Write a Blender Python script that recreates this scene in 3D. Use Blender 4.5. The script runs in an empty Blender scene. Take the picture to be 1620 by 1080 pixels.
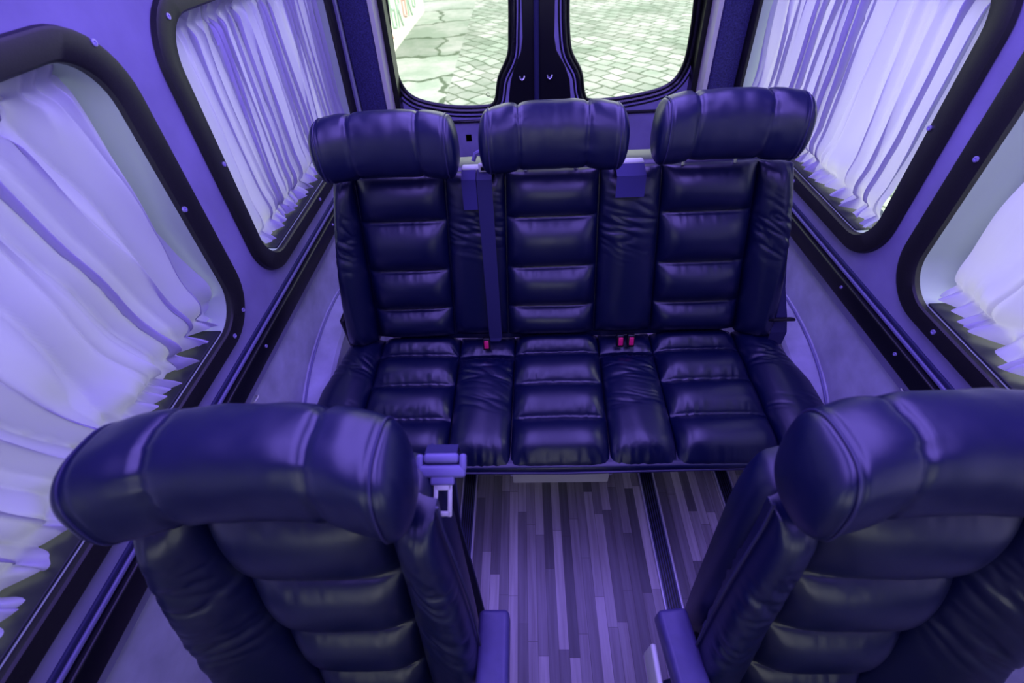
import bpy, bmesh, math, random
from math import sin, cos, pi, radians, exp
from mathutils import Vector, Matrix, noise
from mathutils.geometry import tessellate_polygon
random.seed(7)
SC = bpy.context.scene
COL = SC.collection

# ------------------------------------------------------------------ camera
cd = bpy.data.cameras.new('camera'); cam = bpy.data.objects.new('camera', cd); COL.objects.link(cam)
cr = Vector((0.99888, 0.01054, -0.04618)); cu = Vector((0.02484, 0.71352, 0.70019)); cf = Vector((-0.04033, 0.70055, -0.71246))
m = Matrix((cr, cu, -cf)).transposed().to_4x4(); m.translation = Vector((-0.0903, 0.0, 1.5446))
cam.matrix_world = m
cd.sensor_width = 36.0; cd.lens = 36.0 * 710 / 1620; cd.clip_start = 0.02
cd.dof.use_dof = True; cd.dof.focus_distance = 1.25; cd.dof.aperture_fstop = 3.5
SC.camera = cam
# ------------------------------------------------------------------ view, world, lights
SC.view_settings.view_transform = 'Standard'; SC.view_settings.look = 'None'
SC.view_settings.gamma = 1.0; SC.view_settings.use_curve_mapping = False
SC.view_settings.exposure = 0.12
W_ = bpy.data.worlds.new('sky'); SC.world = W_; W_.use_nodes = True
bg = W_.node_tree.nodes['Background']; bg.inputs[0].default_value = (0.97, 1.0, 0.98, 1); bg.inputs[1].default_value = 1.9
def area(name, loc, rot, sx, sy, power, col, spread=None):
    l = bpy.data.lights.new(name, 'AREA'); l.shape = 'RECTANGLE'; l.size = sx; l.size_y = sy
    l.energy = power; l.color = col
    if spread: l.spread = spread
    o = bpy.data.objects.new(name, l); o.location = loc; o.rotation_euler = rot; COL.objects.link(o); return o
PURPLE = (0.29, 0.20, 1.0)
area('led_strip_light', (-0.38, 0.75, 1.70), (0, 0, 0), 0.42, 2.2, 18, PURPLE)
area('led_strip_light', (0.38, 0.75, 1.70), (0, 0, 0), 0.42, 2.2, 18, PURPLE)
sun = bpy.data.lights.new('sun', 'SUN'); sun.energy = 2.4; sun.angle = radians(35); sun.color = (1, 0.98, 0.9)
so = bpy.data.objects.new('sun', sun); so.rotation_euler = (radians(-10), radians(58), 0); COL.objects.link(so)
# daylight through the windscreen and the front door windows of the van
area('windscreen_daylight', (0, -2.55, 1.30), (radians(80), 0, pi), 1.3, 0.6, 26, (0.95, 1.0, 0.88))

# ------------------------------------------------------------------ materials
def S(h):
    h = h.lstrip('#'); c = [int(h[i:i+2], 16) / 255 for i in (0, 2, 4)]
    return tuple(x / 12.92 if x <= .04045 else ((x + .055) / 1.055) ** 2.4 for x in c) + (1,)
class NT:
    def __init__(s, name):
        s.m = bpy.data.materials.new(name); s.m.use_nodes = True; s.t = s.m.node_tree
        s.b = s.t.nodes['Principled BSDF']; s.out = s.t.nodes['Material Output']
    def n(s, typ, **k):
        nd = s.t.nodes.new(typ)
        for a, v in k.items():
            if a in nd.bl_rna.properties: setattr(nd, a, v)
            else: nd.inputs[a.replace('_', ' ')].default_value = v
        return nd
    def l(s, a, b): s.t.links.new(a, b)
    def coord(s, scale=(1, 1, 1), rot=(0, 0, 0)):
        g = s.n('ShaderNodeNewGeometry'); mp = s.n('ShaderNodeMapping'); s.l(g.outputs['Position'], mp.inputs[0])
        mp.inputs['Scale'].default_value = scale; mp.inputs['Rotation'].default_value = rot; return mp.outputs[0]
    def bump(s, h, strength, dist, prev=None):
        b = s.n('ShaderNodeBump'); b.inputs['Strength'].default_value = strength; b.inputs['Distance'].default_value = dist
        s.l(h, b.inputs['Height'])
        if prev: s.l(prev, b.inputs['Normal'])
        s.l(b.outputs[0], s.b.inputs['Normal']); return b.outputs[0]
def plain(name, col, rough=.5, metal=0., spec=.5, noise_scale=None, amt=.25, bump=0, coat=0):
    t = NT(name); t.b.inputs['Base Color'].default_value = col; t.b.inputs['Roughness'].default_value = rough
    t.b.inputs['Metallic'].default_value = metal; t.b.inputs['Specular IOR Level'].default_value = spec
    t.b.inputs['Coat Weight'].default_value = coat
    if noise_scale:
        nz = t.n('ShaderNodeTexNoise'); nz.inputs['Scale'].default_value = noise_scale; nz.inputs['Detail'].default_value = 6
        t.l(t.coord(), nz.inputs['Vector'])
        r = t.n('ShaderNodeValToRGB'); t.l(nz.outputs[0], r.inputs[0])
        r.color_ramp.elements[0].position = .3; r.color_ramp.elements[1].position = .7
        r.color_ramp.elements[0].color = tuple(c * (1 - amt) for c in col[:3]) + (1,)
        r.color_ramp.elements[1].color = tuple(min(1, c * (1 + amt)) for c in col[:3]) + (1,)
        t.l(r.outputs[0], t.b.inputs['Base Color'])
        if bump: t.bump(nz.outputs[0], bump, .002)
    return t.m
def leather():
    t = NT('leather'); t.b.inputs['Base Color'].default_value = (.001, .004, .034, 1)
    t.b.inputs['Specular IOR Level'].default_value = .78
    c = t.coord()
    v = t.n('ShaderNodeTexVoronoi'); v.inputs['Scale'].default_value = 900; t.l(c, v.inputs['Vector'])
    z = t.n('ShaderNodeTexNoise'); z.inputs['Scale'].default_value = 38; z.inputs['Detail'].default_value = 5; t.l(c, z.inputs['Vector'])
    n1 = t.bump(v.outputs['Distance'], .12, .0006)
    t.bump(z.outputs[0], .10, .004, n1)
    r = t.n('ShaderNodeMapRange'); t.l(z.outputs[0], r.inputs[0]); r.inputs[3].default_value = .31; r.inputs[4].default_value = .39
    t.l(r.outputs[0], t.b.inputs['Roughness'])
    return t.m
M = {}
M['leather'] = leather()
M['piping'] = plain('piping_leather', (.03, .03, .08, 1), .35)
M['wall'] = plain('lavender_suede', S('8e89ae'), .9, noise_scale=9, amt=.12, bump=.25)
M['lower'] = plain('mottled_lilac_panel', S('b4b4c8'), .75, noise_scale=11, amt=.2, bump=.15)
M['frame'] = plain('dark_painted_frame', S('1d1d1e'), .45, noise_scale=300, amt=.25, bump=.1)
M['reveal'] = plain('grey_green_reveal', S('b4c4b6'), .6)
M['dark_reveal'] = plain('window_sill_black', S('1c2028'), .5)
M['trimblack'] = plain('black_belt_trim', S('0c0c14'), .38)
M['metal'] = plain('brushed_aluminium', (.62, .62, .66, 1), .3, 1.0)
M['paint'] = plain('dark_door_metal', S('1e1e22'), .22, noise_scale=25, amt=.1)
M['rubber'] = plain('black_rubber', S('08080b'), .3)
M['pillar'] = plain('dark_pillar_carpet', S('3a3866'), .95, noise_scale=180, amt=.5, bump=.8)
M['webbing'] = plain('navy_webbing', S('23234f'), .7)
M['webbing2'] = plain('lilac_webbing', S('302c66'), .7)
M['plastic'] = plain('grey_plastic', S('77739e'), .45)
M['ivory'] = plain('ivory_plastic', S('cfd3c4'), .4)
M['blackplastic'] = plain('black_plastic', S('101018'), .4)
M['armrest'] = plain('armrest_vinyl', S('4a4572'), .38, noise_scale=60, amt=.1)
M['redbutton'] = plain('pink_red_release_button', S('e0206a'), .3)
M['seatmetal'] = plain('black_seat_metal', S('15151f'), .45)
M['plate'] = plain('grey_plate', S('d8dac8'), .5)
M['headliner'] = plain('headliner', S('a8a2cc'), .9, noise_scale=14, amt=.1)
M['screw'] = plain('screw_metal', S('b8b0e0'), .35, .5)
def glass():
    t = NT('window_glass'); t.t.nodes.remove(t.b)
    tr = t.n('ShaderNodeBsdfTransparent'); gl = t.n('ShaderNodeBsdfGlossy'); gl.inputs['Roughness'].default_value = .02
    tr.inputs[0].default_value = (.93, .98, .94, 1)
    fr = t.n('ShaderNodeFresnel'); fr.inputs[0].default_value = 1.3; mx = t.n('ShaderNodeMixShader')
    t.l(fr.outputs[0], mx.inputs[0]); t.l(tr.outputs[0], mx.inputs[1]); t.l(gl.outputs[0], mx.inputs[2]); t.l(mx.outputs[0], t.out.inputs[0]); return t.m
M['glass'] = glass()
M['railbed'] = plain('rail_bed', S('44446c'), .4)
M['raillip'] = plain('rail_aluminium', S('cfcbdc'), .3, .2)
def cloth():
    t = NT('curtain_cloth'); t.b.inputs['Base Color'].default_value = S('c2bddb'); t.b.inputs['Roughness'].default_value = .55
    t.b.inputs['Sheen Weight'].default_value = .0
    z = t.n('ShaderNodeTexNoise'); z.inputs['Scale'].default_value = 30; t.l(t.coord((1, 1, .3)), z.inputs['Vector'])
    t.bump(z.outputs[0], .15, .004)
    tl = t.n('ShaderNodeBsdfTranslucent'); tl.inputs[0].default_value = S('dcd8ee')
    mx = t.n('ShaderNodeMixShader'); mx.inputs[0].default_value = .36
    t.l(t.b.outputs[0], mx.inputs[1]); t.l(tl.outputs[0], mx.inputs[2]); t.l(mx.outputs[0], t.out.inputs[0]); return t.m
M['cloth'] = cloth()
def planks():
    t = NT('vinyl_planks'); g = t.n('ShaderNodeNewGeometry'); sp = t.n('ShaderNodeSeparateXYZ'); t.l(g.outputs['Position'], sp.inputs[0])
    def mt(op, a, b=None):
        n = t.n('ShaderNodeMath'); n.operation = op
        for i, q in enumerate((a, b)):
            if q is None: continue
            if isinstance(q, (int, float)): n.inputs[i].default_value = q
            else: t.l(q, n.inputs[i])
        return n.outputs[0]
    xs = mt('DIVIDE', sp.outputs[0], .0295); row = mt('FLOOR', xs)
    w1 = t.n('ShaderNodeTexWhiteNoise'); w1.noise_dimensions = '1D'; t.l(row, w1.inputs['W'])
    ys = mt('DIVIDE', sp.outputs[1], .34); ys = mt('ADD', ys, mt('MULTIPLY', w1.outputs[0], 7.3)); idd = mt('FLOOR', ys)
    w2 = t.n('ShaderNodeTexWhiteNoise'); w2.noise_dimensions = '2D'; cb = t.n('ShaderNodeCombineXYZ'); t.l(row, cb.inputs[0]); t.l(idd, cb.inputs[1]); t.l(cb.outputs[0], w2.inputs['Vector'])
    rp = t.n('ShaderNodeValToRGB'); t.l(w2.outputs[0], rp.inputs[0]); e = rp.color_ramp.elements
    e[0].color = S('5a5560'); e[1].color = S('c8bec4'); k = e.new(.5); k.color = S('8c848e')
    z = t.n('ShaderNodeTexNoise'); z.inputs['Scale'].default_value = 90; z.inputs['Detail'].default_value = 8; t.l(t.coord((1, .05, 1)), z.inputs['Vector'])
    r2 = t.n('ShaderNodeValToRGB'); t.l(z.outputs[0], r2.inputs[0]); r2.color_ramp.elements[0].position = .35; r2.color_ramp.elements[0].color = (.62, .58, .58, 1); r2.color_ramp.elements[1].position = .62
    mx = t.n('ShaderNodeMix'); mx.data_type = 'RGBA'; mx.blend_type = 'MULTIPLY'; mx.inputs[0].default_value = .7
    t.l(rp.outputs[0], mx.inputs[6]); t.l(r2.outputs[0], mx.inputs[7])
    fx = mt('FRACT', xs); fy = mt('FRACT', ys)
    gap = mt('MINIMUM', mt('MINIMUM', fx, mt('SUBTRACT', 1, fx)), mt('MULTIPLY', mt('MINIMUM', fy, mt('SUBTRACT', 1, fy)), 11)); ln = mt('LESS_THAN', gap, .025)
    m2 = t.n('ShaderNodeMix'); m2.data_type = 'RGBA'; t.l(mt('MULTIPLY', ln, .6), m2.inputs[0]); t.l(mx.outputs[2], m2.inputs[6]); m2.inputs[7].default_value = S('3c3038')
    t.l(m2.outputs[2], t.b.inputs['Base Color']); t.b.inputs['Roughness'].default_value = .42
    t.bump(z.outputs[0], .1, .001); return t.m
M['planks'] = planks()
def ground(cob):
    t = NT('cobbles' if cob else 'stone_slabs'); c = t.coord((1, 1, 1), (0, 0, .9 if cob else -.12))
    b = t.n('ShaderNodeTexBrick'); b.inputs['Scale'].default_value = 1
    nz = t.n('ShaderNodeTexNoise'); nz.inputs['Scale'].default_value = 1.6; nz.inputs['Detail'].default_value = 5; t.l(c, nz.inputs['Vector'])
    ad = t.n('ShaderNodeMix'); ad.data_type = 'VECTOR'; ad.inputs[0].default_value = .22 if cob else .45
    t.l(c, ad.inputs[4]); t.l(nz.outputs[1], ad.inputs[5]); t.l(ad.outputs[1], b.inputs['Vector'])
    b.inputs['Brick Width'].default_value = .26 if cob else 1.15; b.inputs['Row Height'].default_value = .2 if cob else .8
    b.inputs['Mortar Size'].default_value = .018 if cob else .035; b.inputs['Mortar Smooth'].default_value = .5
    b.inputs['Color1'].default_value = S('9fa39c'); b.inputs['Color2'].default_value = S('cbcbc8'); b.inputs['Mortar'].default_value = S('66735f')
    z = t.n('ShaderNodeTexNoise'); z.inputs['Scale'].default_value = .9; z.inputs['Detail'].default_value = 9; z.inputs['Roughness'].default_value = .7; t.l(c, z.inputs['Vector'])
    rp = t.n('ShaderNodeValToRGB'); t.l(z.outputs[0], rp.inputs[0]); rp.color_ramp.elements[0].position = .42; rp.color_ramp.elements[1].position = .62
    rp.color_ramp.elements[0].color = S('aec6b2'); rp.color_ramp.elements[1].color = (.95, .92, .95, 1)
    mx = t.n('ShaderNodeMix'); mx.data_type = 'RGBA'; mx.blend_type = 'MULTIPLY'; mx.inputs[0].default_value = .75
    t.l(b.outputs[0], mx.inputs[6]); t.l(rp.outputs[0], mx.inputs[7]); t.l(mx.outputs[2], t.b.inputs['Base Color'])
    t.b.inputs['Roughness'].default_value = .85; t.bump(b.outputs['Fac'], -.5, .02); return t.m
M['cobbles'] = ground(True); M['slabs'] = ground(False)
M['stucco'] = plain('pale_stucco', S('d8d8cc'), .9, noise_scale=2.5, amt=.12)
M['ink_g'] = plain('green_spray_paint', S('a8c0ae'), .8)
M['ink_r'] = plain('red_spray_paint', S('d2aaa2'), .8)

# ------------------------------------------------------------------ mesh helpers
def origin(o):
    v = Vector((0, 0, 0))
    while o is not None: v = v + o.location; o = o.parent
    return v
def mk(name, verts, faces, mat, parent=None, smooth=True, loc=None, mods=()):
    """verts are world coordinates; the object's own origin is loc (top-level) or its parent's"""
    base = origin(parent) if parent else Vector(loc or (0, 0, 0))
    me = bpy.data.meshes.new(name); me.from_pydata([tuple(Vector(v) - base) for v in verts], [], faces)
    me.materials.append(M[mat]); me.update()
    bm = bmesh.new(); bm.from_mesh(me); bmesh.ops.recalc_face_normals(bm, faces=bm.faces); bm.to_mesh(me); bm.free()
    if smooth:
        for p in me.polygons: p.use_smooth = True
    o = bpy.data.objects.new(name, me); COL.objects.link(o)
    if parent: o.parent = parent
    else: o.location = base
    if smooth and smooth != 'full':
        me.set_sharp_from_angle(angle=radians(38))
    return o
def empty(name, loc):
    o = bpy.data.objects.new(name, None); o.location = loc; o.empty_display_size = .1; COL.objects.link(o); return o
def tag(o, label=None, cat=None, group=None, kind=None):
    if label: o['label'] = label
    if cat: o['category'] = cat
    if group: o['group'] = group
    if kind: o['kind'] = kind
    return o
class B:
    """collects shapes of ONE part"""
    def __init__(s): s.v = []; s.f = []
    def add(s, v, f):
        k = len(s.v); s.v += [Vector(a) for a in v]; s.f += [tuple(i + k for i in q) for q in f]; return s
    def box(s, c, d, bev=0, R=None):
        bm = bmesh.new(); bmesh.ops.create_cube(bm, size=1)
        bmesh.ops.scale(bm, vec=Vector(d), verts=bm.verts)
        if bev: bmesh.ops.bevel(bm, geom=bm.edges[:], offset=bev, segments=3, profile=.5, affect='EDGES')
        if R: bmesh.ops.rotate(bm, cent=(0, 0, 0), matrix=R, verts=bm.verts)
        bm.verts.ensure_lookup_table(); bm.verts.index_update()
        s.add([v.co + Vector(c) for v in bm.verts], [[v.index for v in f.verts] for f in bm.faces]); bm.free(); return s
    def tube(s, pts, r, n=8, closed=False):
        pts = [Vector(p) for p in pts]; N = len(pts); vs = []; fs = []
        pu = None
        for i, p in enumerate(pts):
            a = pts[(i - 1) % N] if (closed or i > 0) else p; b = pts[(i + 1) % N] if (closed or i < N - 1) else p
            t = (b - a).normalized()
            if pu is None: pu = t.orthogonal().normalized()
            pu = (pu - t * pu.dot(t)).normalized(); w = t.cross(pu)
            for k in range(n): vs.append(p + r * (cos(2 * pi * k / n) * pu + sin(2 * pi * k / n) * w))
        for i in range(N if closed else N - 1):
            j = (i + 1) % N
            for k in range(n): fs.append((i * n + k, i * n + (k + 1) % n, j * n + (k + 1) % n, j * n + k))
        if not closed: fs += [tuple(range(n)), tuple((N - 1) * n + k for k in range(n))]
        return s.add(vs, fs)
    def loft(s, loops, closed=True, cap0=False, cap1=False):
        n = len(loops[0]); vs = [p for l in loops for p in l]; fs = []
        for i in range(len(loops) - 1):
            for k in range(n if closed else n - 1):
                fs.append((i * n + k, i * n + (k + 1) % n, (i + 1) * n + (k + 1) % n, (i + 1) * n + k))
        if cap0: fs.append(tuple(range(n)))
        if cap1: fs.append(tuple((len(loops) - 1) * n + k for k in range(n)))
        return s.add(vs, fs)
    def build(s, name, mat, parent=None, **k): return mk(name, s.v, s.f, mat, parent, **k)
def grid(nu, nv, fn):
    vs = [fn(i / nu, j / nv) for j in range(nv + 1) for i in range(nu + 1)]
    fs = [(j * (nu + 1) + i, j * (nu + 1) + i + 1, (j + 1) * (nu + 1) + i + 1, (j + 1) * (nu + 1) + i) for j in range(nv) for i in range(nu)]
    return vs, fs
def rrect(a0, a1, b0, b1, r, n=8):
    pts = []
    for cx, cy, s in ((a1 - r, b1 - r, 0), (a0 + r, b1 - r, 1), (a0 + r, b0 + r, 2), (a1 - r, b0 + r, 3)):
        for i in range(n + 1):
            t = (s + i / n) * pi / 2; pts.append((cx + r * cos(t), cy + r * sin(t)))
    return pts
def off_loop(lp, d):
    n = len(lp); out = []
    area_ = sum(lp[i][0] * lp[(i + 1) % n][1] - lp[(i + 1) % n][0] * lp[i][1] for i in range(n)); sg = 1 if area_ > 0 else -1
    for i in range(n):
        a = Vector(lp[(i - 1) % n]); b = Vector(lp[(i + 1) % n]); t = (b - a).normalized()
        out.append((lp[i][0] - sg * t.y * d, lp[i][1] + sg * t.x * d))   # inwards
    return out
def smooth_loop(ctrl, per=6):
    n = len(ctrl); out = []
    for i in range(n):
        p0, p1, p2, p3 = [Vector(ctrl[(i + k) % n]) for k in (-1, 0, 1, 2)]
        for k in range(per):
            t = k / per
            out.append(tuple(.5 * ((2 * p1) + (p2 - p0) * t + (2 * p0 - 5 * p1 + 4 * p2 - p3) * t * t + (3 * p1 - p0 - 3 * p2 + p3) * t ** 3)))
    return out
def chaik(ctrl, it=2):
    for _ in range(it):
        o = []
        for i in range(len(ctrl)):
            a, b_ = ctrl[i], ctrl[(i + 1) % len(ctrl)]
            o += [(a[0] * .75 + b_[0] * .25, a[1] * .75 + b_[1] * .25), (a[0] * .25 + b_[0] * .75, a[1] * .25 + b_[1] * .75)]
        ctrl = o
    return ctrl
def sheet(outer, holes, fn):
    """flat sheet with holes; fn maps (a,b)->3D"""
    polys = [[Vector((a, b, 0)) for a, b in l] for l in [outer] + holes]
    tri = tessellate_polygon(polys); flat = [p for l in polys for p in l]
    return [fn(p.x, p.y) for p in flat], [tuple(t) for t in tri]

# ------------------------------------------------------------------ van shell
HW, ZT, K = 0.86, 0.625, 0.0512
def WP(s, y, z, d=0.0):          # point on a side wall; d = distance inwards
    return Vector((s * (HW - K * max(0, z - ZT) - d), y, z))
b = B(); b.box((0, -.15, -.015), (1.9, 5.1, .03))
fl = b.build('floor', 'planks', smooth=False); tag(fl, 'dark wood-look plank floor of the van aisle', kind='structure')
# ceiling: curved headliner
b = B(); b.add(*grid(24, 4, lambda u, v: (-.84 + 1.68 * u, -2.6 + 4.98 * v, 1.64 + .17 * (1 - abs(2 * u - 1) ** 3.5))))
ce = b.build('ceiling', 'headliner'); tag(ce, kind='structure'); ce.modifiers.new('s', 'SOLIDIFY').thickness = .04
WIN = {(-1, 'rear'): (1.02, 2.13), (-1, 'front'): (-.45, .925), (1, 'rear'): (1.01, 2.20), (1, 'front'): (-.45, .955)}
ZB, ZTOP = .752, 1.432
for s, side in ((-1, 'left'), (1, 'right')):
    holes = [off_loop(rrect(*WIN[(s, k)], ZB, ZTOP, .13), .03) for k in ('front', 'rear')]
    holes.append(rrect(-1.75, -.75, ZB + .03, ZTOP - .03, .1))
    outer = [(-2.62, .60), (2.42, .60), (2.42, 1.64), (-2.62, 1.64)]
    v, f = sheet(outer, holes, lambda a, c: WP(s, a, c))
    w = mk('wall_' + side, v, f, 'wall', smooth=False); tag(w, kind='structure')
    md = w.modifiers.new('s', 'SOLIDIFY'); md.thickness = .015; md.offset = 1 if s < 0 else 1
    # lower panel, one step further out
    b = B(); b.add(*grid(1, 1, lambda u, v: (s * (HW + .008), -2.62 + 5.0 * u, .64 * v)))
    o = b.build('lower_panel', 'lower', w, smooth=False)
    # edge strip of the lower panel under the trim
    b = B(); b.box((s * (HW + .001), -.1, .607), (.012, 4.98, .034), .002); b.build('edge_strip', 'wall', w)
    # belt trim: black bar, groove, bright lip
    t = empty('trim_1' if s < 0 else 'trim_2', (s * HW, 0, .66)); tag(t, kind='structure', label='black belt trim bar under the %s windows' % side)
    b = B(); b.box((s * (HW - .012), -.1, .656), (.024, 4.96, .056), .006); b.build('trim_bar', 'trimblack', t)
    b = B(); b.box((s * (HW - .006), -.1, .691), (.012, 4.96, .010), .003); b.build('groove_lip', 'plastic', t)
    b = B(); b.box((s * (HW - .004), -.1, .704), (.012, 4.96, .012), .003); b.build('groove', 'webbing', t)
    for y in ([.872, .297, 1.518] if s < 0 else [.787, 1.058, .25]):
        b = B(); b.loft([[Vector((s * (HW - .024 - dx), y + r * cos(a * pi / 6), .664 + r * sin(a * pi / 6))) for a in range(12)] for dx, r in ((0, .005), (.0025, .0045), (.0025, .0022), (.001, .0018))], cap1=True)
        b.build('screw', 'screw', t)
# wheel arch covers behind/below the bench
for s in (-1, 1):
    par = bpy.data.objects['wall_left' if s < 0 else 'wall_right']
    prof = []
    for i in range(25):
        t = pi * i / 24; prof.append((1.28 - .52 * cos(t), .43 * max(0, sin(t)) ** .6))
    ins = [(y, z) for y, z in prof]
    lo = [[Vector((s * x, 1.28 + (y - 1.28) * k, z * k + 0.0)) for y, z in ins] for x, k in ((HW + .01, 1.0), (.785, .985), (.775, .96))]
    b = B(); b.loft(lo, closed=False); b.add(lo[-1], [tuple(range(25))]); b.build('wheel_arch_cover', 'lower', par)
    b = B(); b.tube([Vector((s * (HW - .005), y, z + .004)) for y, z in prof], .004, 6); b.build('arch_piping', 'plastic', par)

# ------------------------------------------------------------------ side windows
def circle_screw(s, y, z, d, par):
    c = WP(s, y, z, d)
    L = [[c + Vector((-s * h, r * cos(a * pi / 6), r * sin(a * pi / 6))) for a in range(12)] for h, r in ((-.002, .0062), (.002, .0058), (.0025, .003), (.0005, .0024))]
    B().loft(L, cap1=True).build('screw', 'screw', par)
nwin = 0
screws = {(-1, 'front'): [(.875, 1.392), (.868, 1.09), (.872, .80), (.29, .779), (.80, .776)], (-1, 'rear'): [(1.062, 1.102), (1.10, 1.39), (1.5, .778)],
          (1, 'rear'): [(1.062, 1.117), (1.5, .778)], (1, 'front'): [(.91, 1.112), (.75, .778)]}
for key, (y0, y1) in WIN.items():
    s, kind = key; nwin += 1
    def loop(ins, d, r=.135):
        return [WP(s, a, c, d) for a, c in rrect(y0 + ins, y1 - ins, ZB + ins * .78, ZTOP - ins * .78, max(.02, r - ins * .7), 10)]
    b = B(); b.loft([loop(0, .002), loop(.003, .012), loop(.01, .015), loop(.054, .013), loop(.059, .009), loop(.060, -.004)])
    fr = b.build('window_%d' % nwin, 'frame'); tag(fr, kind='structure', label='%s %s side window with black rounded frame' % ('left' if s < 0 else 'right', kind))
    b = B(); b.loft([loop(.060, -.002), loop(.060, -.012), loop(.061, -.03), loop(.063, -.108), loop(.085, -.112)])
    b.build('window_reveal', 'reveal', fr)
    zs = ZB + .060 * .78 + .004
    B().box((s * (HW - K * (zs - ZT) + .054), (y0 + y1) / 2, zs), (.10, y1 - y0 - .27, .006), .002).build('window_sill', 'dark_reveal', fr)
    b = B(); g = loop(.055, -.112); b.add(g, [tuple(range(len(g)))]); b.build('glass_pane', 'glass', fr, smooth=False)
    for y, z in screws[key]: circle_screw(s, y, z, .014, fr)
# front door windows, glass only, ahead of the camera
for s in (-1, 1):
    nwin += 1
    lp = rrect(-1.78, -.72, ZB, ZTOP, .13, 8)
    b = B(); b.loft([[WP(s, a, c, .0) for a, c in lp], [WP(s, a, c, .012) for a, c in off_loop(lp, .01)], [WP(s, a, c, .012) for a, c in off_loop(lp, .06)], [WP(s, a, c, -.05) for a, c in off_loop(lp, .065)]])
    o = b.build('window_%d' % nwin, 'frame'); tag(o, kind='structure')
    g = [WP(s, a, c, -.05) for a, c in off_loop(lp, .06)]; B().add(g, [tuple(range(len(g)))]).build('glass_pane', 'glass', o, smooth=False)

# ------------------------------------------------------------------ curtains
def curtain(name, label, s, y0, y1, npl, amp, bulge, d0, seed, zt=1.385, zb=.815, slant=0.0, messy=0.0, pinch=1.0, pouch=.006, sag=0.0):
    L = y1 - y0; nu = int(L / .031 * 14); nv = 90
    root = tag(empty(name, WP(s, (y0 + y1) / 2, zb, d0)), label, 'curtain', 'pleated curtains over the side windows')
    NF = L / .031          # small pleats of the gathers
    def fn(u, v):
        y = y0 + u * L
        z = zt + (zb - zt) * v
        gt = exp(-((v - .055) / .028) ** 2); gb = exp(-((v - .945) / .020) ** 2)
        wob = noise.noise(Vector((u * npl * .35 + seed, v * .7, seed)))
        ph = npl * u + 1.3 * wob + .5 * noise.noise(Vector((u * npl * .9, v * 1.5, seed + 5)))
        a = amp * (1 + .6 * noise.noise(Vector((u * npl * .5 + 9, v, seed))))
        sn = abs(sin(pi * ph)); s3 = abs(sin(pi * (ph * 2.17 + .3 * wob + u))); fold = -1 + 1.55 * sn ** .7 + .45 * s3 ** .7
        pf = NF * u + .45 * noise.noise(Vector((u * NF * .5, v * 2, seed + 8)))
        s2 = abs(sin(pi * pf)); fine = 1 - 2 * s2 ** .9
        x = a * fold * (1 - .8 * gt * pinch) * (1 - .75 * gb)
        x += .0125 * fine * exp(-(v / .11) ** 2) + .0075 * fine * exp(-((1 - v) / .10) ** 2)
        x += bulge * sin(pi * min(1, max(0, v))) ** .8
        x += pouch * exp(-((v - .87) / .06) ** 2) * (1 + .8 * noise.noise(Vector((u * npl * 1.3, 2, seed))))
        x += messy * noise.noise(Vector((u * L * 9, v * 5, seed + 2))) * (.2 + v)
        y += .45 * a * sin(2 * pi * ph) * (1 - .6 * gt)
        if v > .945:      # frill under the lower gathering thread
            k = (v - .945) / .055
            tri = max(-1, min(1, 1.7 * (2 * abs((pf % 1) * 2 - 1) - 1)))
            x += k * (.012 + .008 * tri); z += .002 * k * tri
            y += .007 * k * sin(2 * pi * pf + 1)
        if v < .05:
            k = (.05 - v) / .05; x += k * .006 * fine; z += .008 * k * noise.noise(Vector((u * NF * .7, 0, seed)))
        if sag: z -= sag * exp(-((y - .685) / .045) ** 2) * max(0, 1 - v * 3)
        y += slant * (v - .5) * sin(pi * u) * L + messy * .6 * noise.noise(Vector((u * 5, v * 6, seed + 7))) * v
        return WP(s, y, z, d0 + x)
    b = B(); b.add(*grid(nu, nv, fn)); o = b.build('curtain_panel', 'cloth', root, smooth='full')
    b = B(); b.tube([WP(s, y0 - .02, zt - .032, d0 - .010), WP(s, y1 + .02, zt - .032, d0 - .010)], .004, 8); b.build('curtain_rod', 'ivory', root)
    return root
curtain('window_curtain', 'lavender pleated curtain over the left rear side window, beside the bench', -1, 1.150, 2.09, 21, .024, .002, -.052, 1.3)
curtain('window_curtain', 'large lavender curtain over the left front side window, ending short of its frame', -1, -.36, .845, 13, .030, .008, -.056, 4.1, messy=.012, pouch=.014, slant=.10, sag=.035)
curtain('window_curtain', 'whitish pleated curtain over the right rear side window, behind the bench', 1, 1.118, 2.10, 16, .026, .004, -.052, 8.8, messy=.004, pouch=.010)
curtain('window_curtain', 'white curtain at the right edge, over the right front side window', 1, -.36, .845, 12, .030, .008, -.056, 12.5, messy=.015, pouch=.016, slant=-.05)

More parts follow.
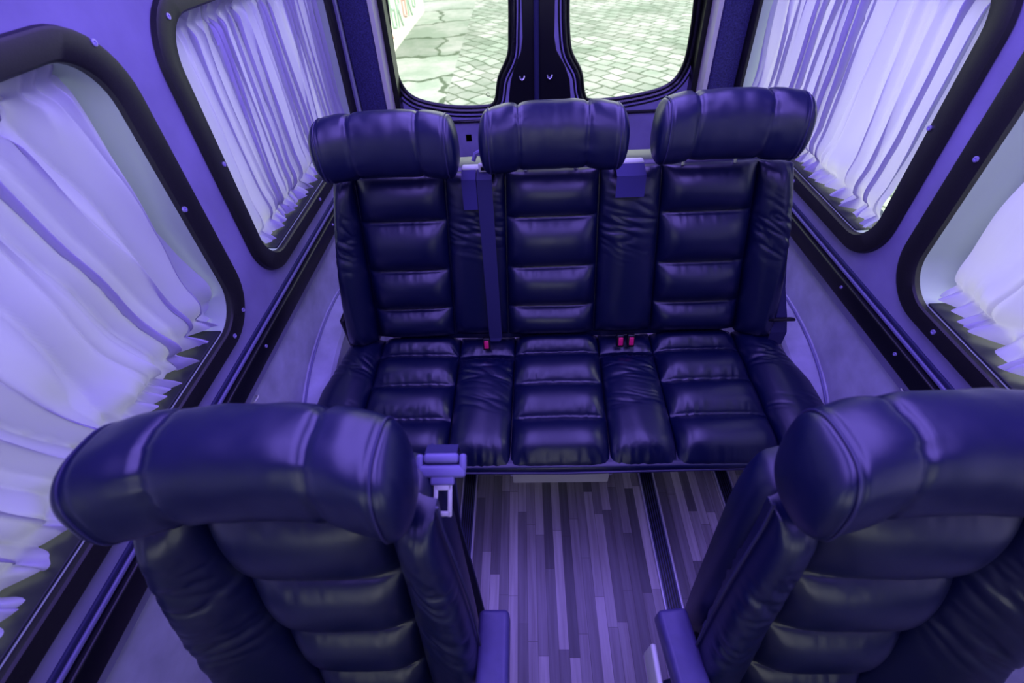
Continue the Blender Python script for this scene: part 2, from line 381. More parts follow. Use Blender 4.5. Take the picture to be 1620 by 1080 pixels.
# ------------------------------------------------------------------ rear doors and pillars
YD = 2.35
LW = [(-.659, 1.33), (-.66, 1.228), (-.672, 1.062), (-.675, .938), (-.62, .851), (-.463, .806), (-.288, .797), (-.231, .818), (-.205, .918), (-.157, 1.007), (-.147, 1.094), (-.141, 1.22), (-.141, 1.40), (-.16, 1.46), (-.24, 1.49), (-.5, 1.49), (-.62, 1.45)]
RW = [(.105, 1.22), (.111, 1.094), (.127, 1.007), (.175, .925), (.196, .833), (.235, .803), (.417, .812), (.58, .85), (.640, .93), (.645, 1.059), (.630, 1.22), (.625, 1.33), (.59, 1.45), (.47, 1.49), (.21, 1.49), (.12, 1.46), (.105, 1.40)]
def rear_door(idx, ctrl, x0, x1, side):
    lp = smooth_loop(ctrl, 5)
    P = lambda d: (lambda a, c: Vector((a, YD - d, c)))
    v, f = sheet([(x0, .02), (x1, .02), (x1, 1.62), (x0, 1.62)], [off_loop(lp, -.03)], P(0))
    d = mk('door_%d' % idx, v, f, 'wall', smooth=False); tag(d, kind='structure', label='%s rear door with tall rounded window' % side)
    d.modifiers.new('s', 'SOLIDIFY').thickness = .02
    # pressed metal surround, stepping towards the glass
    b = B(); lo = []
    for ins, dep in ((-.052, .002), (-.050, .016), (-.044, .021), (-.036, .020), (-.030, .010), (-.027, .010), (-.022, .022), (-.015, .025), (-.008, .020), (-.006, -.004)):
        lo.append([P(dep)(a, c) for a, c in off_loop(lp, ins)])
    b.loft(lo); b.build('window_surround', 'paint', d)
    b = B(); b.tube([P(.006)(a, c) for a, c in off_loop(lp, -.002)], .009, 8, closed=True); b.build('window_seal', 'rubber', d)
    g = [P(-.004)(a, c) for a, c in off_loop(lp, -.01)]; v, f = sheet([(p.x, p.z) for p in g], [], P(-.004))
    mk('glass_pane', v, f, 'glass', d, smooth=False)
    return d
dl = rear_door(1, LW, -.80, -.032, 'left'); dr = rear_door(2, RW, -.026, .80, 'right')
# black centre column: one trim half on each door, hourglass outline
def colside(pts, y0, par, mat='trimblack'):
    L1 = [Vector((x, YD - .001, z)) for x, z in pts]; L2 = [Vector((x + (.004 if i < len(pts) // 2 else -.004) * 0, YD - y0, z)) for i, (x, z) in enumerate(pts)]
    L3 = [Vector((a, YD - y0 - .004, c)) for a, c in off_loop(pts, .006)]
    b = B(); b.loft([L1, L2, L3]); v, f = sheet([(p.x, p.z) for p in L3], [], lambda a, c: Vector((a, YD - y0 - .004, c))); b.add(v, f)
    return b.build('column_trim', mat, par)
cl = [(-.036, .70), (-.036, 1.6), (-.094, 1.6), (-.094, 1.07), (-.103, 1.02), (-.137, .955), (-.155, .90), (-.166, .83), (-.172, .70)]
crr = [(-.022, .70), (.138, .70), (.134, .83), (.126, .90), (.103, .957), (.062, 1.02), (.052, 1.07), (.050, 1.6), (-.022, 1.6)]
colside(cl, .018, dl); colside(crr, .018, dr)
b = B(); b.box((-.030, YD - .022, 1.05), (.024, .03, 1.1), .008); b.build('centre_seal', 'webbing', dr)
for par, x in ((dl, -.097), (dr, .030)):
    b = B(); b.tube([(x - .011, YD - .03, .925), (x - .008, YD - .036, .915), (x, YD - .038, .910), (x + .008, YD - .036, .915), (x + .011, YD - .03, .925)], .0035, 8)
    b.build('hook', 'metal', par)
    B().box((x, YD - .030, .912), (.010, .014, .010), .003).build('hook_pin', 'plastic', par)
# lower sill ridge and dark slot under the windows
for par, x0, x1, zz in ((dl, -.72, -.06, .735), (dr, .00, .70, .745)):
    b = B(); b.box(((x0 + x1) / 2, YD - .012, zz), (x1 - x0, .035, .014), .005); b.build('sill_ridge', 'paint', par)
    b = B(); b.box(((x0 + x1) / 2, YD - .006, zz - .020), (x1 - x0 + .02, .016, .016), .004); b.build('sill_slot', 'rubber', par)
b = B(); b.box((-.375, YD - .010, .655), (.045, .02, .05), .008); b.build('door_pocket', 'blackplastic', dl)
b = B(); b.box((-.40, YD - .014, .695), (.010, .012, .010), .003); b.build('door_clip', 'plastic', dl)
# printed marks on the glass
for par, x, z in ((dl, -.262, .845), (dr, .208, .84)):
    b = B(); pts = [(x + .008 * cos(t * pi / 6), YD + .001, z + .008 * sin(t * pi / 6)) for t in range(1, 12)]; b.tube(pts, .0014, 5); b.build('glass_mark', 'rubber', par)
# corner pillars between the side windows and the doors
for s, side in ((-1, 'left'), (1, 'right')):
    t = tag(empty('trim_3' if s < 0 else 'trim_4', (s * .76, 2.27, 0)), kind='structure', label='dark padded corner pillar at the %s rear' % side)
    def lean(z): return .04 * (z - .9)
    lo = []
    for z in [i * .1 for i in range(0, 17)]:
        x0, x1 = s * (.835 - lean(z)), s * (.715 - lean(z) * 1.2)
        lo.append([Vector((x0, 2.20, z)), Vector((x0 * .93 + x1 * .07, 2.185, z)), Vector((x0 * .5 + x1 * .5, 2.176, z)), Vector((x0 * .07 + x1 * .93, 2.185, z)), Vector((x1, 2.20, z)), Vector((x1, 2.33, z)), Vector((x0, 2.33, z))])
    B().loft(lo, cap0=True, cap1=True).build('pillar_pad', 'pillar', t)
    for xa, xb, mt, nm in ((.836, .862, 'reveal', 'edge_strip'), (.696, .7145, 'plate', 'door_edge_strip')):
        lo = [[Vector((s * (x - lean(z)), y, z)) for x, y in ((xa, 2.19), (xb, 2.19), (xb, 2.33), (xa, 2.33))] for z in (0, 1.6)]
        B().loft(lo, cap0=True, cap1=True).build(nm, mt, t)
    lo = [[Vector((s * (x - lean(z)), y, z)) for x, y in ((.672, 2.27), (.695, 2.27), (.695, 2.345), (.672, 2.345))] for z in (0, 1.6)]
    B().loft(lo, cap0=True, cap1=True).build('door_seal_strip', 'rubber', t)
# partition at the front with the windscreen opening
outer = [(-.95, 0), (.95, 0), (.95, 1.8), (-.95, 1.8)]
v, f = sheet(outer, [rrect(-.78, .78, .92, 1.62, .12)], lambda a, c: Vector((a, -2.62, c)))
w = mk('wall_front', v, f, 'blackplastic', smooth=False); tag(w, kind='structure'); w.modifiers.new('s', 'SOLIDIFY').thickness = .03
# floor rails
for i, (x0, x1) in enumerate(((-.352, -.297), (.293, .350), (-.625, -.569), (.566, .622))):
    t = tag(empty('trim_%d' % (5 + i), ((x0 + x1) / 2, 0, 0)), kind='structure', label='aluminium seat rail let into the floor')
    B().box(((x0 + x1) / 2, -.1, .002), (x1 - x0, 4.6, .004), .001).build('rail_bed', 'railbed', t)
    for x in (x0 + .003, x1 - .003): B().box((x, -.1, .004), (.006, 4.6, .008), .0015).build('rail_lip', 'raillip', t)
    b = B()
    for k in range(5): b.box((x0 + .013 + k * (x1 - x0 - .026) / 4, -.1, .0055), (.003, 4.6, .004))
    b.build('rail_groove', 'blackplastic', t, smooth=False)

# ------------------------------------------------------------------ upholstery
def wrinkle(p, q, seed, f=1.0):
    """ridged noise stretched along q"""
    n = noise.noise(Vector((p * 95 * f, q * 14 * f, seed))); n2 = noise.noise(Vector((p * 40 * f + 3, q * 9 * f, seed + 4)))
    return (1 - abs(n)) ** 5 * .6 + (1 - abs(n2)) ** 6 * .6
def pad(Pf, Nf, w_of, rows, puff, seed, wr=1.0, nu=44, seg=26, edge=.013, droop=0, vrange=None):
    """Quilted pad. Pf(a,b): surface point for a in -1..1 across, b = metres along; rows = breakpoints along b"""
    bs = []
    for r0, r1 in zip(rows[:-1], rows[1:]):
        for k in range(seg): bs.append((r0 + (r1 - r0) * k / seg, k / seg, r0, r1))
    bs.append((rows[-1], 1.0, rows[-2], rows[-1]))
    vs = []; NB = len(bs)
    for j, (bb, t, r0, r1) in enumerate(bs):
        tt = 2 * t - 1; L = abs(r1 - r0)
        for i in range(nu + 1):
            u0 = 2 * i / nu - 1; a = u0 * (1 + .0 * tt)
            a = math.copysign(1 - (1 - abs(u0)) ** 1.25, u0)   # denser at the edges
            w = w_of(bb)
            ex = (1 - abs(a)) * w; ey = (1 - abs(tt)) * L / 2     # metres from the seams
            px = 1 - exp(-ex / .020); py = (max(0, 1 - abs(tt) ** 2.0)) ** .6
            h = puff * px * (.12 + .88 * py)
            # gathers running away from the cross seams, and pulls into the corners
            g = wrinkle(a * w, bb, seed) * exp(-((ey - .012) / .016) ** 2) * .0030 * wr * px
            c = wrinkle((a * w + bb * math.copysign(1, a) * math.copysign(1, tt)) * .8, bb * .3, seed + 9) * exp(-(ex / .035) ** 2 - (ey / .03) ** 2) * .0032 * wr
            h -= (g + c)
            h += .0025 * noise.noise(Vector((a * w * 9, bb * 9, seed)))
            vs.append(Pf(a, bb) + Nf(a, bb) * h)
    fs = [(j * (nu + 1) + i, j * (nu + 1) + i + 1, (j + 1) * (nu + 1) + i + 1, (j + 1) * (nu + 1) + i) for j in range(NB - 1) for i in range(nu)]
    # skirt into the shell
    ring = [i for i in range(nu + 1)] + [j * (nu + 1) + nu for j in range(1, NB)] + [(NB - 1) * (nu + 1) + i for i in range(nu - 1, -1, -1)] + [j * (nu + 1) for j in range(NB - 2, 0, -1)]
    k = len(vs); n0 = Nf(0, rows[0])
    for r in ring: vs.append(vs[r] - n0 * .03)
    R_ = len(ring)
    for i in range(R_): fs.append((ring[i], ring[(i + 1) % R_], k + (i + 1) % R_, k + i))
    return vs, fs
def tubepad(Pf, Nf, w_of, b0, b1, puff, seed, zones, nu=30, nv=120, power=.55, endr=.035, folds=1.0, endw=1.0):
    """long bolster / divider; zones = [(centre, half width, strength)] of cross folds, metres along b"""
    def fn(u, v):
        a = 2 * u - 1; a = math.copysign(1 - (1 - abs(a)) ** 1.3, a)
        bb = b0 + (b1 - b0) * v
        e = min(abs(bb - b0), abs(bb - b1)); end = (1 - exp(-e / endr * 2.0))
        h = puff * (max(0, 1 - abs(a) ** 2.4)) ** power * (.1 + .9 * end)
        for zc, zw, st in zones:
            k = exp(-((bb - zc) / zw) ** 2)
            nn = noise.noise(Vector((bb * 48 + a * 1.2, a * .9, seed + zc * 7)))
            h -= .0062 * folds * st * k * (1 - abs(nn)) ** 4
        nz = wrinkle(a * w_of(bb), bb, seed + 3) * exp(-((e - .014) / (.022 + .01 * (endw - 1))) ** 2) * .0035 * endw
        h -= nz
        h += .002 * noise.noise(Vector((a * 2, bb * 8, seed)))
        return Pf(a, bb) + Nf(a, bb) * h
    vs, fs = grid(nu, nv, fn)
    ring = [i for i in range(nu + 1)] + [j * (nu + 1) + nu for j in range(1, nv + 1)] + [nv * (nu + 1) + i for i in range(nu - 1, -1, -1)] + [j * (nu + 1) for j in range(nv - 1, 0, -1)]
    k = len(vs); n0 = Nf(0, b0)
    for r in ring: vs.append(vs[r] - n0 * .03)
    n = len(ring)
    for i in range(n): fs.append((ring[i], ring[(i + 1) % n], k + (i + 1) % n, k + i))
    return vs, fs
def shell(loop2, T, d0, d1, rnd=.02):
    """closed body: outline loop2 (a,b), T(a,b,d)->3D, from depth d0 (front) to d1 (back), rounded edges"""
    lo = []
    for ins, d in ((rnd * 1.2, d0), (rnd * .45, d0 + rnd * .15), (rnd * .1, d0 + rnd * .5), (0, d0 + rnd), (0, d1 - rnd), (rnd * .3, d1 - rnd * .3), (rnd, d1)):
        lo.append([T(a, c, d) for a, c in off_loop(loop2, ins)])
    b = B(); b.loft(lo)
    for L, ins, d in ((0, rnd * 1.2, d0), (6, rnd, d1)):
        v, f = sheet(off_loop(loop2, ins), [], lambda a, c: T(a, c, d)); b.add(v, f)
    return b
def headrest(par, cx, cy, cz, hw, hz, hy, wing, seed, flare=.0, tilt=.12):
    """horizontal bolster with forward curving wings; x across, built as a loft of ovals"""
    ns, na = 96, 56
    def ring(sv, grow=0.0, inset=1.0):
        s = sv
        a = abs(s)
        endf = (max(0.0, 1 - max(0, (a - .82) / .18) ** 2.3)) ** .5
        rz = hz * (1 - .05 * a ** 2) * (.04 + .96 * endf) + grow; ry = hy * (1 + .10 * a ** 2) * (.04 + .96 * endf) + grow
        yc = cy - wing * a ** 2.6; zc = cz - .004 * a * a + flare * s
        x = cx + hw * s
        pts = []
        for k in range(na):
            t = 2 * pi * k / na; ct, st = cos(t), sin(t)
            e = .78
            py = math.copysign(abs(ct) ** e, ct) * ry; pz = math.copysign(abs(st) ** e, st) * rz
            front = max(0, -ct)
            dv = 0
            # seams of the centre panel and their gathers
            for sc in (-.46, .46):
                d_ = abs(s - sc) * hw
                dv += .0045 * exp(-(d_ / .005) ** 2) + .0035 * exp(-(d_ / .022) ** 2) * wrinkle(t * .12, s * .05, seed)
            for sc in (-.84, .84):
                for o_ in (-.018, .018):
                    dv += .0022 * exp(-(abs(s - sc - o_) * hw / .0022) ** 2)
            dv -= .0015 * exp(-((a - .62) / .12) ** 2)
            dv += .0015 * noise.noise(Vector((s * 6, t * 1.5, seed)))
            k2 = 1 - dv / max(.02, (ry + rz) / 2)
            py *= k2; pz *= k2
            yy = py * cos(tilt) + pz * sin(tilt); zz = -py * sin(tilt) + pz * cos(tilt)
            pts.append(Vector((x, yc + yy, zc + zz)))
        return pts
    ss = [math.copysign(1 - (1 - abs(-1 + 2 * i / ns)) ** 1.5, -1 + 2 * i / ns) for i in range(ns + 1)]
    b = B(); lo = [ring(x) for x in ss]
    b.loft(lo)
    for e, sg in ((lo[0], -1), (lo[-1], 1)):
        c = sum(e, Vector()) / len(e)
        caps = [e] + [[c + (p - c) * k + Vector((sg * q * hw, 0, 0)) for p in e] for k, q in ((.5, .0008), (.2, .001))]
        b.loft(caps); b.add(caps[-1], [tuple(range(na))])
    o = b.build('headrest', 'leather', par, smooth='full')
    for sv in (-.85, .85):
        pp = ring(sv, .0006); B().tube(pp, .0018, 6, closed=True).build('piping', 'piping', o)
    for dx in (-.07, .07):
        B().tube([(cx + dx, cy + .052, cz - hz + .03), (cx + dx, cy + .040, cz - hz - .05)], .006, 8).build('headrest_post', 'metal', o)
    return o

# back plane of a seat: b = height measured as Z, recline as Y
def back_fns(cx, y0, z0, lean, curve, cols):
    """cols(z) -> (xl, xr) ; returns Pf,Nf,w_of"""
    nrm = Vector((0, -1, lean)).normalized()
    def Pf(a, z):
        xl, xr = cols(z); x = (xl + xr) / 2 + a * (xr - xl) / 2
        return Vector((cx + x, y0 + lean * (z - z0) - curve(x, z), z))
    return Pf, (lambda a, z: nrm), (lambda z: (cols(z)[1] - cols(z)[0]) / 2)
def lerp(a, b, t): return a + (b - a) * max(0, min(1, t))

# ------------------------------------------------------------------ bench
BX = 0.0
bench = tag(empty('bench_seat', (BX, .95, 0)), 'three-seat dark navy leather bench with quilted backrests across the rear of the van', 'seat')
LEAN, BY0, BZ0 = .205, 1.10, .43
ROWS_B = [.985, .857, .702, .566, .458]
def bcols(tl, tr, bl, br): return lambda z: (lerp(bl, tl, (z - .45) / .53), lerp(br, tr, (z - .45) / .53))
curve0 = lambda x, z: .0
def bolster_curve(x, z): return .035 * max(0, min(1, (abs(x) - .56) / .10)) ** 1.5
out = [(-.635, .955), (-.60, .99), (.60, .99), (.632, .955), (.66, .72), (.705, .50), (.66, .42), (-.66, .42), (-.70, .50), (-.66, .72)]
out = chaik(out)
TB = lambda a, z, d: Vector((a, BY0 + LEAN * (z - BZ0) + d, z))
back = shell(out, TB, .012, .125, .025).build('backrest', 'leather', bench)
for n_, cs in enumerate(((-.577, -.322, -.612, -.352), (-.147, .113, -.163, .126), (.289, .545, .322, .598))):
    Pf, Nf, wf = back_fns(0, BY0 + .004, BZ0, LEAN, curve0, bcols(*cs))
    mk('quilted_panel', *pad(Pf, Nf, wf, ROWS_B, .044, 3.1 * n_ + 1), 'leather', back, smooth='full')
for n_, cs in enumerate(((-.318, -.150, -.348, -.167), (.117, .285, .130, .318))):
    Pf, Nf, wf = back_fns(0, BY0 + .006, BZ0, LEAN, curve0, bcols(*cs))
    mk('divider_pad', *tubepad(Pf, Nf, wf, .985, .458, .034 if n_ == 0 else .046, 20 + n_, [(.83, .07, 1.1), (.93, .03, .4)]), 'leather', back, smooth='full')
def bol(z, s):
    i = lerp(.616, .582, (z - .45) / .53) if s < 0 else lerp(.602, .549, (z - .45) / .53)
    o_ = lerp(.712, .632, ((z - .45) / .53)) + .012 * sin(pi * max(0, min(1, (z - .45) / .5)))
    return i, o_
for s in (-1, 1):
    cf_ = (lambda z: (-bol(z, -1)[1], -bol(z, -1)[0])) if s < 0 else (lambda z: bol(z, 1))
    Pf, Nf, wf = back_fns(0, BY0 + .004, BZ0, LEAN, bolster_curve, cf_)
    mk('side_bolster', *tubepad(Pf, Nf, wf, .985, .452, .040, 30 + s, [(.82, .07, .9), (.76, .04, .4)]), 'leather', back, smooth='full')
# cushion : a = x, b = Y measured, normal up
CZ = .425
def cush_cols(bl, br, fl_, fr_): return lambda y: (lerp(fl_, bl, (y - .65) / .47), lerp(fr_, br, (y - .65) / .47))
def cush_fns(cols, z0=CZ, drop=.06, tiltc=-.03):
    def Pf(a, y):
        xl, xr = cols(y); x = (xl + xr) / 2 + a * (xr - xl) / 2
        z = z0 + tiltc * (y - .65) - drop * exp(-((y - .625) / .035) ** 2) * .4
        return Vector((x, y, z))
    return Pf, (lambda a, y: Vector((0, 0, 1))), (lambda y: (cols(y)[1] - cols(y)[0]) / 2)
out = chaik([(-.70, 1.14), (-.735, 1.10), (-.765, .85), (-.765, .66), (-.735, .622), (0, .620), (.735, .622), (.77, .66), (.77, .85), (.735, 1.10), (.70, 1.14), (0, 1.16)])
TC = lambda a, y, d: Vector((a, y, CZ - d - .03 * (y - .65)))
cush = shell(out, TC, .016, .052, .014).build('seat_cushion', 'leather', bench)
ROWS_C = [1.135, 1.046, .912, .777, .628]
for n_, cs in enumerate(((-.615, -.338, -.602, -.333), (-.140, .146, -.152, .123), (.330, .610, .312, .590))):
    Pf, Nf, wf = cush_fns(cush_cols(*cs))
    mk('quilted_panel', *pad(Pf, Nf, wf, ROWS_C, .044, 50 + 2.3 * n_, wr=2.0), 'leather', cush, smooth='full')
for n_, cs in enumerate(((-.334, -.144, -.329, -.156), (.150, .326, .127, .308))):
    Pf, Nf, wf = cush_fns(cush_cols(*cs))
    mk('divider_pad', *tubepad(Pf, Nf, wf, 1.03, .628, .042, 60 + n_, [(.95, .05, 1.0), (.82, .03, .5)], endw=2.2), 'leather', cush, smooth='full')
    mk('divider_pad', *tubepad(Pf, Nf, wf, 1.135, 1.045, .022, 63 + n_, [], nv=40), 'leather', cush, smooth='full')
for s in (-1, 1):
    cols = (lambda y: (-(.72 + .045 * min(1, (1.135 - y) / .25)), -.605 - .015 * (y - .65))) if s < 0 else (lambda y: (.594 + .04 * (y - .65), .72 + .05 * min(1, (1.135 - y) / .25)))
    Pf, Nf, wf = cush_fns(cols)
    mk('side_bolster', *tubepad(Pf, Nf, wf, 1.135, .628, .050, 70 + s, [(.98, .04, 1.0), (.80, .02, .6)]), 'leather', cush, smooth='full')
B().tube([(-.74, .640, .392), (-.70, .626, .390), (0, .616, .390), (.70, .626, .390), (.74, .640, .392)], .004, 8).build('piping', 'piping', cush)
for cx, fl_ in ((-.444, .002), (-.021, .009), (.410, .016)):
    headrest(bench, cx, 1.175, 1.086 + fl_, .186, .080, .058, .034, cx * 10 + 5)
# frame under the bench
fr = empty('base_frame', (0, 0, 0)); COL.objects.unlink(fr); bpy.data.objects.remove(fr)
b = B(); b.box((-.008, .69, .352), (.34, .08, .016), .003); b.box((0, .92, .345), (1.36, .42, .03), .006)
for x in (-.50, -.20, .20, .50): b.box((x, 1.01, .175), (.04, .24, .32), .006)
for x in (-.597, -.325, .322, .594): b.box((x, 1.01, .03), (.05, .34, .05), .006)
base = b.build('base_frame', 'seatmetal', bench)
B().box((-.008, .664, .295), (.290, .006, .096), .002).build('front_plate', 'plate', base)
for x in (-.155, .139):
    B().tube([(x, .668, .30), (x, .658, .30)], .005, 8).build('bolt', 'metal', base)
# belt hardware of the bench
def strip(pts, w, th, name, mat, par, wd=Vector((1, 0, 0))):
    lo = []
    for i, p in enumerate(pts):
        p = Vector(p); a = Vector(pts[max(0, i - 1)]); c = Vector(pts[min(len(pts) - 1, i + 1)]); t = (c - a).normalized(); n = t.cross(wd).normalized()
        lo.append([p - wd * w / 2 - n * th / 2, p + wd * w / 2 - n * th / 2, p + wd * w / 2 + n * th / 2, p - wd * w / 2 + n * th / 2])
    return B().loft(lo, cap0=True, cap1=True).build(name, mat, par, smooth=False)
def backpt(x, z, d): return (x, BY0 + LEAN * (z - BZ0) - d, z)
for x0, x1, nm in ((-.268, -.160, 'belt_guide'), (.152, .232, 'belt_guide')):
    B().box(((x0 + x1) / 2, 1.216, .998), (x1 - x0, .028, .013), .005).build(nm, 'ivory', bench)
strip([(-.248, 1.205, 1.0)] + [backpt(-.248, z, .042) for z in (.985, .96, .93, .905)], .040, .002, 'belt_flap', 'webbing2', bench)
strip([(.192, 1.205, 1.0)] + [backpt(.192, z, .055) for z in (.985, .97, .95, .93)], .078, .002, 'belt_flap', 'webbing2', bench)
strip([(-.205, 1.205, 1.0)] + [backpt(-.205, z, .045) for z in (.985, .96, .90, .80, .70, .60, .52, .48)] + [(-.212, 1.06, .47)], .042, .002, 'seat_belt', 'webbing', bench)
B().box((-.207, 1.196, 1.008), (.026, .012, .024), .004).build('belt_tongue', 'ivory', bench)
bt = B(); bt.box((-.207, 1.189, 1.008), (.012, .004, .010), .001); bt.build('tongue_slot', 'rubber', bench)
B().tube([(-.232, 1.20, 1.025), (-.225, 1.205, 1.042), (-.207, 1.207, 1.050), (-.190, 1.205, 1.044), (-.183, 1.20, 1.030)], .006, 8).build('belt_loop', 'plastic', bench)
for x in (-.236, .208, .243):
    bk = B().box((x, 1.052, .468), (.024, .020, .045), .004, Matrix.Rotation(-.35, 3, 'X')).build('belt_buckle', 'blackplastic', bench)
    B().box((x, 1.040, .474), (.015, .006, .028), .002, Matrix.Rotation(-.35, 3, 'X')).build('release_button', 'redbutton', bk)
strip([(.665, 1.20, .80), (.69, 1.12, .62), (.705, 1.07, .54), (.715, 1.05, .49), (.715, 1.045, .44)], .050, .003, 'outer_seat_belt', 'webbing', bench)
b = B(); b.tube([(.675, 1.045, .548), (.74, 1.045, .548), (.745, 1.055, .541), (.74, 1.065, .534), (.675, 1.065, .534), (.67, 1.055, .541)], .005, 8, closed=True); b.build('belt_guide_loop', 'blackplastic', bench)
for x, side in ((-.725, 'l'), (.725, 'r')):
    B().box((x, 1.14, .47), (.02, .07, .14), .008).build('recliner_bracket', 'seatmetal', bench)

# ------------------------------------------------------------------ front seats
def front_seat(cx, aisle, label):
    """aisle = +1 if the aisle is on the +X side"""
    root = tag(empty('captain_seat', (cx, .0, 0)), label, 'seat', 'single seats ahead of the bench')
    y0, z0, ln = .15, .43, .20
    CH = .35
    T = lambda a, z, d: Vector((cx + a, y0 + ln * (z - z0) + d, z))
    out = chaik([(-.198, .94), (-.15, .99), (.15, .99), (.198, .94), (.205, .72), (.21, .50), (.20, .34), (-.20, .34), (-.21, .50), (-.205, .72)])
    bk = shell(out, T, .010, .10, .038).build('backrest', 'leather', root)
    Pf, Nf, wf = back_fns(cx, y0 + .004, z0, ln, curve0, lambda z: (-lerp(.110, .130, (z - .45) / .53), lerp(.110, .130, (z - .45) / .53)))
    mk('quilted_panel', *pad(Pf, Nf, wf, [.985, .82, .665, .515, .385], .046, cx * 7 + 2), 'leather', bk, smooth='full')
    for s in (-1, 1):
        cf_ = lambda z: tuple(sorted((s * lerp(.112, .132, (z - .45) / .53), s * (lerp(.216 if s == aisle else .250, .198, (z - .45) / .53) + .012 * sin(pi * max(0, min(1, (z - .45) / .5)))))))
        crv = lambda x, z: .045 * max(0, min(1, (abs(x) - .12) / .10)) ** 1.3
        Pf, Nf, wf = back_fns(cx, y0 + .004, z0, ln, crv, cf_)
        mk('side_bolster', *tubepad(Pf, Nf, wf, .99, .40, .045, 80 + s + cx, [(.84, .06, 1.3), (.70, .05, 1.0)]), 'leather', bk, smooth='full')
        xo = lambda z: s * (lerp(.220 if s == aisle else .254, .202, (z - .45) / .53) + .012 * sin(pi * max(0, min(1, (z - .45) / .5))))
        B().tube([T(xo(z), z, -.018) for z in [.46 + i * .027 for i in range(21)]], .0022, 6).build('piping', 'piping', bk)
    headrest(root, cx - (.024 if cx > 0 else 0), .268, 1.078, .190, .073, .057, .034, cx * 3 + 1)
    # cushion
    out = chaik([(-.235, .17), (-.255, .12), (-.262, -.26), (-.23, -.335), (0, -.338), (.23, -.335), (.262, -.26), (.255, .12), (.235, .17), (0, .18)])
    cu_ = shell([(a, c) for a, c in out], lambda a, c, d: Vector((cx + a, c, CH - d)), .002, .10, .02).build('seat_cushion', 'leather', root)
    def cp(cols, pf=None):
        P = lambda a, y: Vector((cx + (cols[0] + cols[1]) / 2 + a * (cols[1] - cols[0]) / 2, y, CH))
        return P, (lambda a, y: Vector((0, 0, 1))), (lambda y: (cols[1] - cols[0]) / 2)
    Pf, Nf, wf = cp((-.135, .135)); mk('quilted_panel', *pad(Pf, Nf, wf, [.15, .06, -.07, -.20, -.33], .036, 4 + cx), 'leather', cu_, smooth='full')
    for cs in ((-.252, -.14), (.14, .252)):
        Pf, Nf, wf = cp(cs); mk('side_bolster', *tubepad(Pf, Nf, wf, .15, -.325, .046, 5 + cs[0], [(-.02, .05, .8)]), 'leather', cu_, smooth='full')
    b = B(); b.box((cx, -.05, .24), (.42, .40, .05), .01); b.box((cx, -.03, .12), (.30, .28, .22), .02); b.box((cx, -.03, .015), (.38, .46, .03), .006)
    b.build('base_frame', 'seatmetal', root)
    # armrest on the aisle side
    ax = cx + aisle * .268
    return root, ax, bk
def armrest(root, x0, x1, yr, skew, side):
    cxm = (x0 + x1) / 2
    R = Matrix.Rotation(skew, 3, 'Z')
    a = B(); L = .30
    a.box((cxm - sin(skew) * -L / 2 * 1, yr - L / 2, .597), (x1 - x0, L, .05), .010, R).build('armrest', 'armrest', root)
    B().tube([(cxm - side * .028, yr - .05, .585), (cxm - side * .045, yr - .045, .57)], .018, 12).build('armrest_pivot', 'seatmetal', root)
    return a
sl, ax, bkl = front_seat(-.415, 1, 'navy leather single seat at lower left with belt tongue hanging at its shoulder')
armrest(sl, -.196, -.140, .226, 0.0, 1)
sr, ax, bkr = front_seat(.405, -1, 'navy leather single seat at lower right with its headrest cut by the photo edge')
armrest(sr, .125, .180, .228, .10, -1)
B().box((.116, .10, .545), (.010, .16, .08), .004).build('armrest_cover', 'ivory', sr)
# hanging belt with tongue at the left seat's inner shoulder
strip([(-.222, .318, .968), (-.222, .335, .978), (-.222, .352, .972), (-.223, .362, .94)], .046, .003, 'belt_webbing', 'webbing', sl)
strip([(-.232, .368, .93), (-.240, .340, .75), (-.232, .31, .50), (-.226, .28, .30), (-.226, .25, .05)], .046, .003, 'seat_belt', 'webbing', sl, Vector((.8, -.6, 0)).normalized())  # dark strap added to stand in for the dark side of the seat
RT = Matrix(((1, 0, 0), (0, .86, .51), (0, -.51, .86)))     # lies on the shoulder, pointing forwards
RT = Matrix.Rotation(radians(-58), 3, 'X')
c0 = Vector((-.221, .314, .966))
def LB(b, x, t, dims, bev):      # x across, t along the tongue
    b.box(c0 + RT @ Vector((x, 0, -t)), dims, bev, RT)
b = B(); LB(b, 0, 0, (.070, .012, .018), .005); LB(b, -.031, -.012, (.010, .012, .024), .004); LB(b, .031, -.012, (.010, .012, .024), .004); LB(b, 0, -.018, (.050, .014, .014), .005)
LB(b, .002, .012, (.034, .008, .014), .003)
b.build('tongue_grip', 'plastic', sl)
b = B()
for dx in (-.010, .010): LB(b, .003 + dx, .038, (.006, .004, .046), .0015)
for dz in (.057, .020): LB(b, .003, dz, (.025, .004, .007 if dz > .03 else .012), .0015)
b.build('belt_tongue', 'ivory', sl)

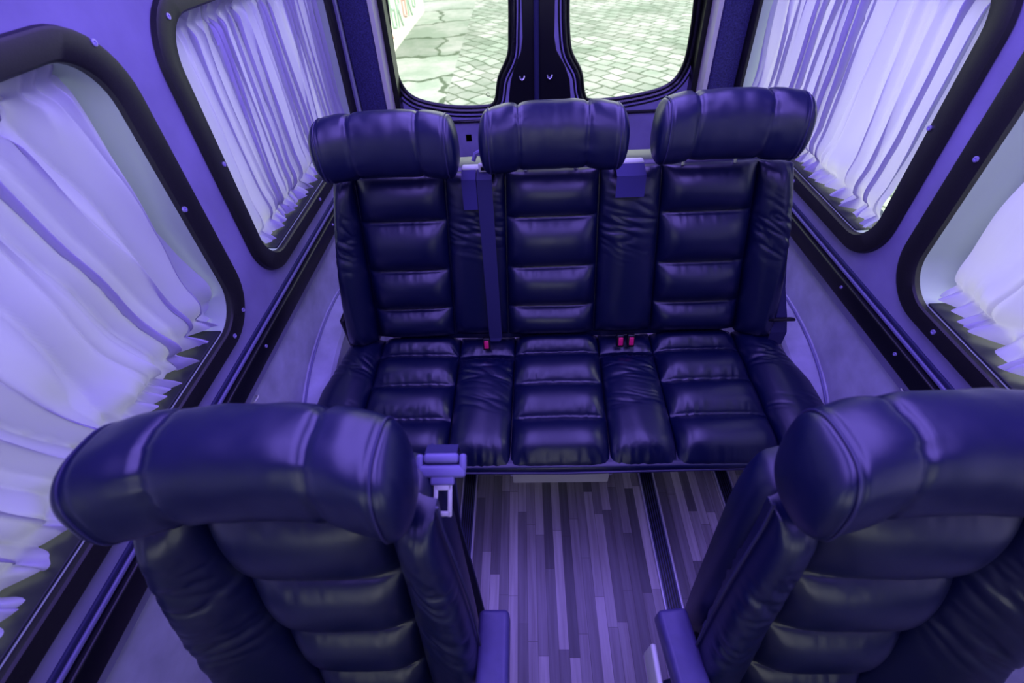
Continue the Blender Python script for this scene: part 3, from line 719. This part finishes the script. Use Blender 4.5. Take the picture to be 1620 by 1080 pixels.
# little chrome lashing eyes on the side panels
for s, y, z, lab in ((-1, .749, .578, 'small chrome lashing eye on the left lower panel'), (1, .713, .597, 'small chrome lashing eye on the right lower panel')):
    b = B(); b.tube([(s * (HW - .0), y - .012, z), (s * (HW - .012), y - .010, z + .006), (s * (HW - .016), y, z + .009), (s * (HW - .012), y + .010, z + .006), (s * HW, y + .012, z)], .002, 6)
    tag(b.build('lashing_eye', 'ivory', loc=(s * HW, y, z)), lab, 'hook')

# ------------------------------------------------------------------ outside
GZ = -.62
b = B(); b.add(*grid(8, 8, lambda u, v: (-14 + 12.8 * u - .25 * v, 2.6 + 25 * v, GZ + .004)))
tag(b.build('stone_pavement', 'slabs', smooth=False, loc=(-7, 10, GZ)), 'mossy stone slab pavement outside the left rear window', kind='structure')
b = B(); b.add(*grid(8, 8, lambda u, v: (-20 + 40 * u, -12 + 40 * v, GZ)))
tag(b.build('cobbled_street', 'cobbles', smooth=False, loc=(0, 8, GZ)), 'pale cobbled street outside the right rear window', kind='structure')
gw = mk('street_wall', *(lambda bb: (bb.v, bb.f))(B().box((-2.72, 11.2, GZ + 1.4), (.3, 5.6, 2.8), 0, None)), 'stucco', smooth=False, loc=(-2.72, 11.2, GZ))
tag(gw, 'pale stucco wall with faded spray paint beside the pavement', 'wall')

def scrawl(pts, mat, nm):
    B().tube([(-2.567, y, z) for y, z in smooth_open(pts)], .028, 6).build(nm, mat, gw)
def smooth_open(c):
    o = []
    for i in range(len(c) - 1):
        for k in range(4):
            t = k / 4; t2 = t * t * (3 - 2 * t); o.append((c[i][0] + (c[i + 1][0] - c[i][0]) * t, c[i][1] + (c[i + 1][1] - c[i][1]) * t2))
    return o + [c[-1]]
for i in range(7):
    y = 9.2 + i * .55
    pts = [(y, GZ + .25), (y + .05, GZ + .95), (y + .3, GZ + 1.0), (y + .28, GZ + .6), (y + .08, GZ + .55), (y + .38, GZ + .22)] if i % 2 else [(y + .35, GZ + .95), (y + .05, GZ + .85), (y + .02, GZ + .35), (y + .32, GZ + .3), (y + .34, GZ + .6), (y + .15, GZ + .6)]
    scrawl(pts, 'ink_r' if i % 3 == 1 else 'ink_g', 'spray_paint_stroke')
bpy.context.view_layer.update()
